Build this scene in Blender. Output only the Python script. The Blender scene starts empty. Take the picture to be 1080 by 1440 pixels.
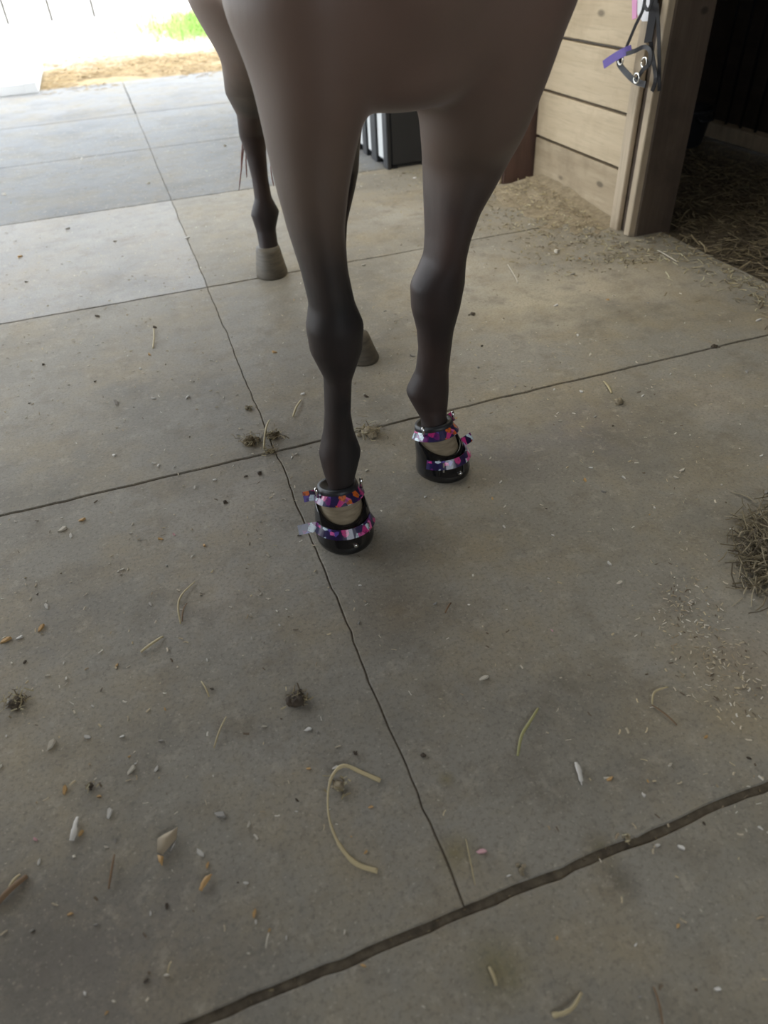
import bpy, bmesh, math, random
from mathutils import Vector, Matrix, noise
random.seed(7)
S = bpy.context.scene
COL = S.collection
R_ = random.random
def U(a, b): return random.uniform(a, b)

# ------------------------------------------------------------------ camera
CH = 1.05            # camera height, metres
F = 985.0            # focal length in pixels of a 1080x1440 frame
AX = Vector((0.94154291, -0.25042929, 0.22534888))    # world X, Y, Z seen in camera axes (x right, y down, z forward)
AY = Vector((-0.33320451, -0.59352053, 0.73260367))
AZ = Vector((-0.04971623, -0.76486505, -0.64226922))
def ray(px, py):
    d = Vector((px-540, py-720, F))
    return Vector((AX.dot(d), AY.dot(d), AZ.dot(d)))
CP = Vector((0, 0, CH))
def G(px, py, z=0.0):                 # ground point
    r = ray(px, py); return CP + r*((z-CH)/r.z)
def PY(px, py, y):                    # point on the vertical plane at world y
    r = ray(px, py); return CP + r*(y/r.y)
def PX(px, py, x):
    r = ray(px, py); return CP + r*(x/r.x)
cam = bpy.data.cameras.new('camera'); co = bpy.data.objects.new('camera', cam); COL.objects.link(co)
cam.sensor_fit = 'AUTO'; cam.sensor_width = 36; cam.lens = F/1440*36
cam.clip_start = 0.02; cam.clip_end = 200
M3 = Matrix(((AX.x, -AX.y, -AX.z), (AY.x, -AY.y, -AY.z), (AZ.x, -AZ.y, -AZ.z)))
co.matrix_world = Matrix.Translation(CP) @ M3.to_4x4()
cam.dof.use_dof = True; cam.dof.focus_distance = 1.6; cam.dof.aperture_fstop = 3.2
S.camera = co

# ------------------------------------------------------------------ light
SKY = 1.0; SUN = 0.4; EXPOSURE = 2.33
w = bpy.data.worlds.new('sky'); S.world = w; w.use_nodes = True
bg = w.node_tree.nodes['Background']; bg.inputs[0].default_value = (0.86, 0.93, 1.0, 1); bg.inputs[1].default_value = SKY
sl = bpy.data.lights.new('sun', 'SUN'); so = bpy.data.objects.new('sun', sl); COL.objects.link(so)
sl.energy = SUN; sl.angle = 0.03; sl.color = (1, 0.93, 0.82)
so.rotation_euler = (math.radians(24), math.radians(-10), 0)     # high sun behind the camera side, roof shades the aisle
so.location = (0, -5, 12)
def portal(loc, rot, sx, sy):
    l = bpy.data.lights.new('daylight_portal', 'AREA'); o = bpy.data.objects.new('daylight_portal', l); COL.objects.link(o)
    l.shape = 'RECTANGLE'; l.size = sx; l.size_y = sy; l.cycles.is_portal = True
    o.location = loc; o.rotation_euler = rot
vs = S.view_settings
vs.view_transform = 'Standard'; vs.look = 'None'; vs.gamma = 1; vs.use_curve_mapping = False; vs.exposure = EXPOSURE

# ------------------------------------------------------------------ materials
def mat(name, col, rough=0.7, **k):
    m = bpy.data.materials.new(name); m.use_nodes = True
    b = m.node_tree.nodes['Principled BSDF']
    b.inputs['Base Color'].default_value = (*col, 1); b.inputs['Roughness'].default_value = rough
    for n, v in k.items(): b.inputs[n.replace('_', ' ')].default_value = v
    return m
def nd(m, t, **k):
    n = m.node_tree.nodes.new(t)
    for a, v in k.items(): setattr(n, a, v)
    return n
def lk(m, a, b): m.node_tree.links.new(a, b)
def ramp(m, fac, stops, interp='LINEAR'):
    r = nd(m, 'ShaderNodeValToRGB'); r.color_ramp.interpolation = interp
    e = r.color_ramp.elements
    while len(e) < len(stops): e.new(0.5)
    for i, (p, c) in enumerate(stops):
        e[i].position = p; e[i].color = (*c, 1) if len(c) == 3 else c
    lk(m, fac, r.inputs[0]); return r.outputs[0]
def coords(m, scale=(1, 1, 1), kind='Object'):
    t = nd(m, 'ShaderNodeTexCoord'); p = nd(m, 'ShaderNodeMapping'); p.inputs['Scale'].default_value = scale
    lk(m, t.outputs[kind], p.inputs[0]); return p.outputs[0]
def gpos(m, scale=(1, 1, 1)):
    t = nd(m, 'ShaderNodeNewGeometry'); p = nd(m, 'ShaderNodeMapping'); p.inputs['Scale'].default_value = scale
    lk(m, t.outputs['Position'], p.inputs[0]); return p.outputs[0]
def noi(m, vec, scale, detail=4, rough=0.55):
    n = nd(m, 'ShaderNodeTexNoise'); n.inputs['Scale'].default_value = scale; n.inputs['Detail'].default_value = detail
    n.inputs['Roughness'].default_value = rough; lk(m, vec, n.inputs['Vector']); return n.outputs[0]
def mix(m, fac, a, b, mode='MIX'):
    n = nd(m, 'ShaderNodeMix', data_type='RGBA', blend_type=mode)
    if isinstance(fac, (int, float)): n.inputs[0].default_value = fac
    else: lk(m, fac, n.inputs[0])
    for v, i in ((a, 6), (b, 7)):
        if isinstance(v, tuple): n.inputs[i].default_value = (*v, 1)
        else: lk(m, v, n.inputs[i])
    return n.outputs[2]
def base(m, c): lk(m, c, m.node_tree.nodes['Principled BSDF'].inputs['Base Color'])
def bump(m, h, strength=0.3, dist=0.01):
    n = nd(m, 'ShaderNodeBump'); n.inputs['Strength'].default_value = strength; n.inputs['Distance'].default_value = dist
    lk(m, h, n.inputs['Height']); lk(m, n.outputs[0], m.node_tree.nodes['Principled BSDF'].inputs['Normal'])

STAINS_LIGHT_SHADE = [(640, 1200, .035, (.20, .16, .05), .75), (700, 1365, .05, (.20, .165, .06), .75), (845, 1195, .03, (.17, .135, .05), .7), (628, 1096, .016, (.20, .165, .05), .6), (865, 1240, .035, (.09, .075, .05), .7),  # real stains mixed with patches that paint light and shade on the floor
          (830, 600, .15, (.185, .165, .165), .8), (720, 640, .14, (.20, .18, .175), .6), (760, 425, .30, (.56, .49, .36), .8), (880, 400, .28, (.54, .46, .34), .75), (650, 380, .26, (.52, .49, .43), .75), (290, 850, .12, (.42, .38, .33), .6), (60, 1330, .20, (.15, .13, .11), .75),  # pale dust patches also carry the bright light; dark left corner is painted shade
          (230, 1390, .16, (.17, .145, .125), .6), (60, 880, .13, (.21, .20, .19), .55), (560, 860, .10, (.22, .17, .11), .7), (560, 300, .25, (.48, .45, .40), .6), (1000, 560, .14, (.44, .37, .28), .55), (330, 700, .16, (.42, .37, .30), .5), (1050, 930, .10, (.30, .24, .17), .6), (330, 300, .35, (.40, .37, .32), .4)]  # brown patch before the nearer boot paints its cast shadow; corner shade continues
def concrete(name, c0, c1, warm, rough):
    m = mat(name, c0, rough)
    v = gpos(m)
    n1 = noi(m, v, 1.3, 6, .6); n2 = noi(m, v, 9, 6, .7)
    c = ramp(m, n1, [(.32, c0), (.68, c1)])
    for px, py, rad, col, amt in STAINS_LIGHT_SHADE:
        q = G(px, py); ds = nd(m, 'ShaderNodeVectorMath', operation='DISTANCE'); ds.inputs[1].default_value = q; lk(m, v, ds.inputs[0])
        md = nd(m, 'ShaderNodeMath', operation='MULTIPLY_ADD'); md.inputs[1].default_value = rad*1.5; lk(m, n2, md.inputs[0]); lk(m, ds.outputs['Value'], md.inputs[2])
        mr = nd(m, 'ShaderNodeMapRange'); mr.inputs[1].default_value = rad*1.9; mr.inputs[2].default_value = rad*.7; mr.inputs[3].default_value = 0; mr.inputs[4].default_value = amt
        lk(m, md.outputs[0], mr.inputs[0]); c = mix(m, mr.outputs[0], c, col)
    c = mix(m, ramp(m, noi(m, v, 3.1, 7, .7), [(.45, (0, 0, 0)), (.66, (.8,)*3)]), c, warm)
    c = mix(m, ramp(m, noi(m, gpos(m, (1, 1.3, 1)), 2.2, 6, .65), [(.30, (.65,)*3), (.50, (0, 0, 0))]), c, tuple(x*.68 for x in c0))
    c = mix(m, ramp(m, n2, [(.52, (0, 0, 0)), (.72, (.55,)*3)]), c, (.17, .14, .10))
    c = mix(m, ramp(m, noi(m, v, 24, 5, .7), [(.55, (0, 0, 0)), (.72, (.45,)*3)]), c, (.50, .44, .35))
    c = mix(m, ramp(m, noi(m, v, 130, 3, .75), [(.36, (.42,)*3), (.5, (0, 0, 0))]), c, tuple(x*.5 for x in c0))
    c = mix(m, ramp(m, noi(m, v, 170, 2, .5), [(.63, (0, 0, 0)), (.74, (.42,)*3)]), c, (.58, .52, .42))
    base(m, c)
    bump(m, noi(m, v, 80, 5, .7), .3, .004)
    m.node_tree.nodes['Principled BSDF'].inputs['Specular IOR Level'].default_value = .22
    return m
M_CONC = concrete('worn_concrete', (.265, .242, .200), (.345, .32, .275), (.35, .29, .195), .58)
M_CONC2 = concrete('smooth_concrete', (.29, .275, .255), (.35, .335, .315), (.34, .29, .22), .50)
M_CONC3 = concrete('haze_tinted_concrete', (.20, .203, .207), (.25, .253, .255), (.25, .22, .17), .62)  # bluish haze and darkening against door light put into the far slabs' colour
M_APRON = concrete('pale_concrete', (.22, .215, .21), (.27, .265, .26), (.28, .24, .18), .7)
M_JOINT = mat('joint_dirt', (.055, .042, .028), .95)
_v = gpos(M_JOINT); base(M_JOINT, ramp(M_JOINT, noi(M_JOINT, _v, 60, 4), [(.3, (.06, .047, .032)), (.7, (.16, .13, .09))]))

def wood(name, c0, c1, dirt, axis='y', rough=.75, low=None):
    m = mat(name, c0, rough)
    sc = {'y': (14, 1.2, 14), 'z': (14, 14, 1.2), 'x': (1.2, 14, 14)}[axis]
    v = gpos(m, sc)
    c = ramp(m, noi(m, v, 1.6, 6, .6), [(.3, c0), (.7, c1)])
    c = mix(m, ramp(m, noi(m, v, 7, 3), [(.5, (0, 0, 0)), (.8, (.5,)*3)]), c, tuple(x*.72 for x in c0))
    g = gpos(m)
    c = mix(m, ramp(m, noi(m, g, 3.2, 5, .65), [(.5, (0, 0, 0)), (.72, (.7,)*3)]), c, dirt)
    vo = nd(m, 'ShaderNodeTexVoronoi'); vo.inputs['Scale'].default_value = 5; lk(m, gpos(m, (1, .6, 1.3)), vo.inputs['Vector'])
    c = mix(m, ramp(m, vo.outputs['Distance'], [(.05, (.85,)*3), (.1, (0, 0, 0))]), c, tuple(x*.35 for x in c0))
    base(m, c); bump(m, noi(m, v, 4, 5), .25, .004)
    return m
M_PLANK = wood('pale_pine', (.50, .40, .265), (.60, .49, .34), (.38, .29, .18))
M_PLANKB = wood('dirty_pine', (.36, .28, .18), (.46, .37, .25), (.20, .15, .09))
M_TRIM = wood('weathered_trim', (.42, .34, .24), (.55, .45, .33), (.25, .19, .12), 'z')
M_POST = wood('dark_brown_post', (.085, .060, .044), (.12, .088, .064), (.05, .036, .026), 'z')
M_REDPOST = wood('red_brown_post', (.085, .045, .035), (.125, .07, .054), (.06, .04, .03), 'z')
M_BARN = wood('grey_barn_board', (.17, .145, .115), (.24, .20, .16), (.10, .08, .06), 'z')
M_DARKW = wood('stained_stall_board', (.05, .038, .030), (.075, .058, .044), (.03, .022, .018), 'y')
M_ROOF = wood('roof_board', (.20, .17, .14), (.28, .24, .19), (.12, .10, .08), 'y')
M_STEELD = mat('dark_steel', (.03, .03, .032), .45, Metallic=.6)
M_WHITE = mat('white_vinyl', (.80, .80, .79), .5)
M_PANELG = mat('painted_reflection_panel', (.62, .63, .62), .55)
M_DIRT = mat('barn_dirt', (.10, .075, .045), .95)
_v = gpos(M_DIRT); base(M_DIRT, ramp(M_DIRT, noi(M_DIRT, _v, 7, 8, .7), [(.3, (.05, .037, .022)), (.7, (.15, .115, .07))])); bump(M_DIRT, noi(M_DIRT, _v, 40, 6), .6, .02)
M_YARD = mat('strawy_yard', (.3, .2, .1), .95)
M_GRAVEL = mat('pale_gravel', (.5, .45, .38), .9)
_v = gpos(M_GRAVEL); base(M_GRAVEL, ramp(M_GRAVEL, noi(M_GRAVEL, _v, 3, 8, .7), [(.3, (.42, .37, .30)), (.7, (.62, .57, .49))])); bump(M_GRAVEL, noi(M_GRAVEL, _v, 50, 5), .5, .02)

_v = gpos(M_YARD); _s = nd(M_YARD, 'ShaderNodeSeparateXYZ'); lk(M_YARD, _v, _s.inputs[0])
_m = nd(M_YARD, 'ShaderNodeMath', operation='MULTIPLY_ADD'); _m.inputs[1].default_value = 2.6; lk(M_YARD, noi(M_YARD, _v, 1.1, 6, .65), _m.inputs[0]); _x = nd(M_YARD, 'ShaderNodeMath', operation='MULTIPLY_ADD'); _x.inputs[1].default_value = -.45; lk(M_YARD, _s.outputs[0], _x.inputs[0]); lk(M_YARD, _s.outputs[1], _x.inputs[2]); lk(M_YARD, _x.outputs[0], _m.inputs[2])
_r = nd(M_YARD, 'ShaderNodeMapRange'); _r.inputs[1].default_value = 10.9; _r.inputs[2].default_value = 12.0; lk(M_YARD, _m.outputs[0], _r.inputs[0])
base(M_YARD, mix(M_YARD, _r.outputs[0], ramp(M_YARD, noi(M_YARD, _v, 9, 7, .75), [(.3, (.20, .14, .065)), (.7, (.42, .31, .17))]), (.48, .43, .36)))
bump(M_YARD, noi(M_YARD, _v, 30, 5), .5, .02)
def chaffmat(name, cols):
    m = mat(name, cols[0], .8)
    g = nd(m, 'ShaderNodeNewGeometry')
    n = len(cols)
    base(m, ramp(m, g.outputs['Random Per Island'], [(i/n, c) for i, c in enumerate(cols)], 'CONSTANT'))
    return m
M_CHAFF = chaffmat('hay_chaff', [(.20, .155, .085), (.34, .28, .15), (.26, .205, .115), (.44, .37, .22), (.13, .095, .055), (.50, .45, .30)])
M_BED = chaffmat('dark_bedding', [(.10, .075, .042), (.17, .13, .07), (.13, .10, .06), (.24, .19, .11), (.07, .05, .03)])
M_HAYD = chaffmat('weathered_hay', [(.15, .12, .07), (.24, .20, .125), (.19, .155, .095), (.33, .28, .19), (.10, .078, .05)])
M_STRAW = chaffmat('golden_straw', [(.26, .18, .08), (.34, .24, .12), (.20, .135, .06), (.42, .32, .17)])
M_GRASS = chaffmat('green_grass', [(.20, .36, .07), (.28, .45, .10), (.36, .50, .14)])
M_SHAV = chaffmat('wood_shavings', [(.62, .54, .42), (.50, .42, .30), (.70, .65, .56), (.38, .30, .20), (.16, .12, .08), (.56, .46, .30)])

# ------------------------------------------------------------------ object helpers
def link(o, parent=None):
    COL.objects.link(o)
    if parent: o.parent = parent
    return o
def tag(o, label=None, cat=None, group=None, kind=None):
    for k, v in (('label', label), ('category', cat), ('group', group), ('kind', kind)):
        if v: o[k] = v
    return o
def empty(name, loc=(0, 0, 0), rz=0):
    o = bpy.data.objects.new(name, None); o.location = loc; o.rotation_euler = (0, 0, rz); o.empty_display_size = .05
    return link(o)
def obj(name, bm, m, parent=None, smooth=False, loc=None):
    me = bpy.data.meshes.new(name)
    if loc is not None: bmesh.ops.translate(bm, vec=-Vector(loc), verts=bm.verts)
    bm.normal_update(); bm.to_mesh(me); bm.free()
    for mm in (m if isinstance(m, list) else [m]): me.materials.append(mm)
    if smooth:
        for p in me.polygons: p.use_smooth = True
    o = bpy.data.objects.new(name, me)
    if loc is not None: o.location = loc
    return link(o, parent)
def box(bm, a, b, bev=0.0, jit=0.0):
    c = [(a[i]+b[i])/2 for i in range(3)]; s = [abs(b[i]-a[i]) for i in range(3)]
    r = bmesh.ops.create_cube(bm, size=1, matrix=Matrix.Translation(c) @ Matrix.Diagonal((*s, 1)))
    if jit:
        for v in r['verts']: v.co += Vector((U(-jit, jit), U(-jit, jit), U(-jit, jit)))
    if bev:
        es = list({e for v in r['verts'] for e in v.link_edges})
        bmesh.ops.bevel(bm, geom=es, offset=bev, segments=1, affect='EDGES')
def boxobj(name, a, b, m, parent=None, bev=0.004, jit=0.0):
    bm = bmesh.new(); box(bm, a, b, bev, jit); return obj(name, bm, m, parent)
def loft(bm, rings, cap=True):
    vs = [[bm.verts.new(p) for p in r] for r in rings]
    n = len(vs[0])
    for a, b in zip(vs, vs[1:]):
        for i in range(n):
            j = (i+1) % n; bm.faces.new((a[i], a[j], b[j], b[i]))
    if cap:
        bm.faces.new(vs[0][::-1]); bm.faces.new(vs[-1])
    return vs
def spow(c, e): return math.copysign(abs(c)**e, c)
def ell(c, ax, ay, rx, ry, n=24, e=2.0):
    c, ax, ay = Vector(c), Vector(ax), Vector(ay)
    return [c + ax*(rx*spow(math.cos(2*math.pi*i/n), 2/e)) + ay*(ry*spow(math.sin(2*math.pi*i/n), 2/e)) for i in range(n)]
def tube(bm, pts, r, n=6, flat=1.0):
    pts = [Vector(p) for p in pts]
    rr = r if isinstance(r, (list, tuple)) else [r]*len(pts)
    rings = []; prev = None
    for i, p in enumerate(pts):
        t = (pts[min(i+1, len(pts)-1)]-pts[max(i-1, 0)]).normalized()
        up = Vector((0, 0, 1)) if abs(t.z) < .9 else Vector((0, 1, 0))
        s = t.cross(up).normalized() if prev is None else (prev - t*prev.dot(t)).normalized()
        prev = s; u = s.cross(t).normalized()
        rings.append(ell(p, s, u, rr[i], rr[i]*flat, n))
    loft(bm, rings)
def spline(pts, k=6):
    pts = [Vector(p) for p in pts]; out = []
    for i in range(len(pts)-1):
        p0, p1, p2, p3 = pts[max(i-1, 0)], pts[i], pts[i+1], pts[min(i+2, len(pts)-1)]
        for j in range(k):
            t = j/k
            out.append(.5*((2*p1)+(p2-p0)*t+(2*p0-5*p1+4*p2-p3)*t*t+(3*p1-p0-3*p2+p3)*t**3))
    out.append(pts[-1]); return out
def strip(bm, pts, wd, th, nrm_fn):
    """flat strap with thickness along pts; nrm_fn(i,p)->outward normal"""
    pts = [Vector(p) for p in pts]; rings = []
    for i, p in enumerate(pts):
        t = (pts[min(i+1, len(pts)-1)]-pts[max(i-1, 0)]).normalized()
        nn = Vector(nrm_fn(i, p)); nn = (nn-t*nn.dot(t)).normalized(); b = t.cross(nn).normalized()
        rings.append([p+b*wd/2+nn*th/2, p-b*wd/2+nn*th/2, p-b*wd/2-nn*th/2, p+b*wd/2-nn*th/2])
    loft(bm, rings)

# ------------------------------------------------------------------ floor: concrete slabs with recessed joints
floor = tag(empty('floor'), kind='structure')
def slab(x0, x1, y0, y1, m=M_CONC, step=.025, wob=.0045):
    pts = []
    def edge(a, b, nx, ny):
        n = max(2, int((Vector(b)-Vector(a)).length/step))
        for i in range(n):
            t = i/n; x = a[0]+(b[0]-a[0])*t; y = a[1]+(b[1]-a[1])*t
            d = wob*(noise.noise((x*9, y*9, 1.7))+.7*noise.noise((x*31, y*31, 5.1)))
            pts.append((x+nx*d, y+ny*d))
    edge((x0, y0), (x1, y0), 0, 1); edge((x1, y0), (x1, y1), 1, 0); edge((x1, y1), (x0, y1), 0, 1); edge((x0, y1), (x0, y0), 1, 0)
    cx, cy = (x0+x1)/2, (y0+y1)/2
    bm = bmesh.new()
    def ring(ins, z): return [(x-math.copysign(min(ins, abs(x-cx)), x-cx), y-math.copysign(min(ins, abs(y-cy)), y-cy), z) for x, y in pts]
    loft(bm, [ring(0, -.04), ring(0, -.0025), ring(.0018, 0)])
    return obj('slab', bm, m, floor)
XJ = .187
ys = [-1.6, -.86, .345, 1.545, 2.752, 4.02, 5.285, 6.58]
gap = [.004, .004, 0.0068, .0035, .0038, .0045, .0035, .003]
for i in range(len(ys)-1):
    a, b = ys[i]+gap[i], ys[i+1]-gap[i+1]
    mm = (M_CONC, M_CONC2, M_CONC3)[max(0, min(i-3, 2))]
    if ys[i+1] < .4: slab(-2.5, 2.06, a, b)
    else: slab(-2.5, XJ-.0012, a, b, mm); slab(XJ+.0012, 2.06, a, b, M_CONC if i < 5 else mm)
boxobj('joint_bed', (-2.5, -1.6, -.06), (2.06, 6.6, -.0038), M_JOINT, floor, 0)
slab(-3.2, XJ-.004, 6.59, 8.35, M_APRON); slab(XJ+.004, 3.0, 6.59, 8.35, M_APRON)
bm = bmesh.new(); bmesh.ops.create_grid(bm, x_segments=8, y_segments=8, size=30, matrix=Matrix.Translation((0, 12, -.065)))
tag(obj('ground', bm, M_GRAVEL), kind='structure')
bm = bmesh.new(); box(bm, (2.06, -1.6, -.06), (3.5, 6.6, -.012)); tag(obj('trim_1', bm, M_DIRT), 'dark dirt floor of the stall', kind='structure')
# debris-strewn outdoor ground beyond the apron, gently raised
bm = bmesh.new(); bmesh.ops.create_grid(bm, x_segments=40, y_segments=40, size=1, matrix=Matrix.Translation((0, 11.6, -.012)) @ Matrix.Diagonal((6, 3.3, 1, 1)))
for v in bm.verts: v.co.z += .02*noise.noise(v.co*1.7)-.01
tag(obj('trim_2', bm, M_YARD), 'pale sunlit yard beyond the barn door', kind='structure')

# ------------------------------------------------------------------ walls
wr = tag(empty('wall_right', (1.96, 3.0, 0)), kind='structure'); wr_off = Vector((1.96, 3.0, 0))
def wbox(name, a, b, m, parent=wr, bev=.004, jit=0.0):
    off = Vector(parent.location)
    return boxobj(name, Vector(a)-off, Vector(b)-off, m, parent, bev, jit)
zs = [0, .209, .411, .625, .835, 1.045, 1.25, 1.46, 1.67, 1.88, 2.09, 2.3, 2.5, 2.72]
def planks(y0, y1, first=M_PLANKB, rest=M_PLANK):
    for i in range(len(zs)-1):
        wbox('plank', (1.96+U(0, .004), y0+U(0, .006), zs[i]+.006), (1.995, y1-U(0, .004), zs[i+1]-.006), first if i == 0 else rest, bev=.003)
planks(2.62, 3.405); planks(3.63, 4.9); planks(4.9, 6.5)
wbox('wall_backing', (1.997, 2.6, 0), (2.02, 6.5, 2.75), M_BARN)
p = wbox('post', (1.93, 2.472, -.02), (2.105, 2.62, 2.9), M_POST, bev=.006); p['label'] = 'dark brown square corner post'
p = wbox('post', (1.80, 3.42, -.02), (1.99, 3.62, 2.9), M_REDPOST, bev=.006); p['label'] = 'red brown square post'
wbox('trim_or_lit_face', (1.782, 3.43, -.01), (1.799, 3.61, 2.7), M_TRIM, bev=.003)  # pale board added in place of the post's lit side face
wbox('trim_or_lit_face', (1.906, 2.57, -.01), (1.93, 2.628, 2.7), M_TRIM, bev=.003, jit=.003)
wbox('trim_or_lit_face', (1.906, 2.478, .0), (1.93, 2.518, 2.7), M_TRIM, bev=.003, jit=.004)
wbox('plank', (1.96, -1.6, 0), (1.995, .4, 2.7), M_BARN)
# stall behind: back wall of boards with a grille on a low rail
ws = tag(empty('wall_stall', (3.35, 3, 0)), 'dark back wall of the stall with steel bars', kind='structure')
wbox('board', (3.42, -1.6, 0), (3.46, 6.5, 2.75), M_DARKW, ws)
wbox('board', (2.06, 4.6, 0), (3.42, 4.64, 2.75), M_DARKW, ws)
p = wbox('rail', (3.26, 2.2, 0.0), (3.34, 3.80, .075), M_TRIM, ws); p['label'] = 'pale bottom rail under the bars'
wbox('rail', (3.27, 1.2, 1.6), (3.33, 4.55, 1.68), M_DARKW, ws)
for i in range(22):
    y = 1.3+i*.115; bm = bmesh.new()
    tube(bm, [Vector((3.30, y, .07))-Vector(ws.location), Vector((3.30, y, 1.62))-Vector(ws.location)], .008, 6); obj('bar', bm, M_STEELD, ws, True)
# left wall, back wall, wall behind the camera, roof; left and front openings sized to add light
wl = tag(empty('wall_left', (-2.5, 2, 0)), kind='structure')
wbox('board', (-2.54, -1.6, 0), (-2.5, 2.1, 2.75), M_BARN, wl); wbox('board', (-2.54, 2.1, 2.6), (-2.5, 6.6, 2.75), M_BARN, wl)
wbox('post', (-2.56, 4.4, 0), (-2.44, 4.52, 2.75), M_BARN, wl)
wb = tag(empty('wall_back', (0, 6.6, 0)), kind='structure')
wbox('board', (1.3, 6.56, 0), (3.46, 6.6, 2.75), M_BARN, wb); wbox('board', (-2.54, 6.56, 2.35), (1.3, 6.6, 3.0), M_BARN, wb); wbox('board', (-2.54, 6.56, 0), (-2.2, 6.6, 2.35), M_BARN, wb)
wf = tag(empty('wall_front', (0, -1.6, 0)), kind='structure')
wbox('board', (-2.54, -1.64, 0), (-.5, -1.6, 2.9), M_BARN, wf); wbox('board', (1.3, -1.64, 0), (3.46, -1.6, 2.9), M_BARN, wf)
wbox('board', (-.5, -1.64, 0), (1.3, -1.6, 1.05), M_BARN, wf); wbox('board', (-.5, -1.64, 2.0), (1.3, -1.6, 2.9), M_BARN, wf)
ce = tag(empty('ceiling', (0, 2.5, 2.8)), kind='structure')
PX0, PX1, PY0, PY1 = .55, 1.9, 1.9, 4.3
for a, b in (((-2.9, -1.9), (PX0, 7.2)), ((PX1, -1.9), (3.7, 7.2)), ((PX0, -1.9), (PX1, PY0)), ((PX0, PY1), (PX1, 7.2))):
    wbox('roof_board', (*a, 2.8), (*b, 2.86), M_ROOF, ce, 0)
M_FIBER = bpy.data.materials.new('added_roof_light_panel'); M_FIBER.use_nodes = True  # unseen roof panel added to brighten the floor right of centre
_t = M_FIBER.node_tree; _t.nodes.clear(); _a = _t.nodes.new('ShaderNodeBsdfTranslucent'); _a.inputs[0].default_value = (.93, .85, .70, 1); _o = _t.nodes.new('ShaderNodeOutputMaterial'); _t.links.new(_a.outputs[0], _o.inputs[0])
bm = bmesh.new(); nn = 28
for i in range(nn):
    x0, x1 = PX0+(PX1-PX0)*i/nn, PX0+(PX1-PX0)*(i+1)/nn; z0, z1 = 2.84+.008*(i % 2), 2.84+.008*((i+1) % 2)
    bm.faces.new([bm.verts.new(Vector(q)-Vector((0, 2.5, 2.8))) for q in ((x0, PY0, z0), (x1, PY0, z1), (x1, PY1, z1), (x0, PY1, z0))])
bmesh.ops.remove_doubles(bm, verts=bm.verts, dist=.0001)
o = obj('added_light_panel', bm, M_FIBER, ce); o['label'] = 'unseen translucent corrugated roof panel added for light'
portal((-.45, 6.62, 1.18), (math.radians(-90), 0, 0), 3.5, 2.35)
portal((-2.52, 4.35, 1.3), (0, math.radians(-90), 0), 2.6, 4.5)
portal((.4, -1.62, 1.52), (math.radians(90), 0, 0), 1.8, .95)

# ------------------------------------------------------------------ yard beyond the door
fn = tag(empty('vinyl_fence', (0, 15.4, 0)), 'sunlit white board fence standing across the yard outside', 'fence')
for i in range(9):
    x = -3.98+i*.69
    if x > .7: break
    wbox('panel', (x+.02, 15.38, .08), (x+.67, 15.42, 1.7), M_WHITE, fn)
wbox('rail', (-4, 15.35, -.07), (.8, 15.45, .075), M_WHITE, fn); wbox('backing', (-3.98, 15.46, 0), (.8, 15.48, 1.7), M_BARN, fn); wbox('post', (.80, 15.3, 0), (.93, 15.45, 1.85), M_WHITE, fn)
wbox('post', (-4.12, 15.3, 0), (-3.99, 15.45, 1.85), M_WHITE, fn)
sh = tag(empty('shed', (4, 18, 0)), 'pale sunlit shed wall beyond the white fence post', 'shed')
for i in range(8): wbox('siding_board', (1.0, 17.5-.01*(i % 2), i*.22-.07), (6, 17.6, i*.22+.215), M_WHITE, sh)
wbox('roof', (.8, 17.3, 1.76), (6.2, 20.4, 1.9), M_ROOF, sh); wbox('side_wall', (1.0, 17.6, 0), (1.08, 20.2, 1.76), M_WHITE, sh)

dp = tag(empty('door_panel', (-1.25, 9.05, .0)), 'white framed grey panel lying flat on the ground outside the barn', 'panel')
wbox('sheet', (-1.9, 8.3, .03), (-.68, 9.9, .07), mat('grey_sheet', (.22, .22, .22), .7), dp); 
for a, b in (((-.69, 8.22, .0), (-.58, 9.96, .09)), ((-2.0, 8.22, 0), (-1.89, 9.96, .09)), ((-1.89, 8.22, 0), (-.69, 8.30, .085)), ((-1.89, 9.88, 0), (-.69, 9.96, .085))):
    wbox('frame_rail', a, b, M_WHITE, dp)

def stuff(name, label, n, posfn, m, L=(.02, .06), W=(.0015, .004), lay=.35, cat=None, parent=None, kind='stuff'):
    vs, fs = [], []
    for _ in range(n):
        p = posfn()
        if p is None: continue
        l = U(*L); wv = U(*W); a = U(0, 6.283); e = U(-lay, lay)
        d = Vector((math.cos(a)*math.cos(e), math.sin(a)*math.cos(e), math.sin(e))); s = Vector((-d.y, d.x, U(-.4, .4))).normalized()
        c = Vector(p); c.z += abs(math.sin(e))*l/2 + .001
        bend = Vector((s.x, s.y, .3))*l*U(-.12, .12); k = len(vs)
        for t in (-.5, 0, .5):
            q = c+d*l*t+(bend if t == 0 else Vector())
            vs += [q+s*wv, q-s*wv, q+Vector((0, 0, wv*.6))]
        for j in (0, 3):
            fs += [(k+j, k+j+3, k+j+5, k+j+2), (k+j+2, k+j+5, k+j+4, k+j+1), (k+j+1, k+j+4, k+j+3, k+j)]
    me = bpy.data.meshes.new(name); me.from_pydata(vs, [], fs); me.materials.append(m)
    o = link(bpy.data.objects.new(name, me), parent); tag(o, label, cat, kind=kind); return o
def straw_pos():
    x = U(-3.5, 2.6); y = random.gauss(9.25, .8)
    if y < 8.0 or -1.95 < x < -.55 and y < 10: return None
    if noise.noise((x*1.1, y*1.1, 3)) < -.22: return None
    return (x, y, -.008)
stuff('straw', 'golden straw scattered on the yard past the concrete apron', 6500, straw_pos, M_STRAW, (.06, .16), (.003, .006), .2, 'straw')
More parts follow.
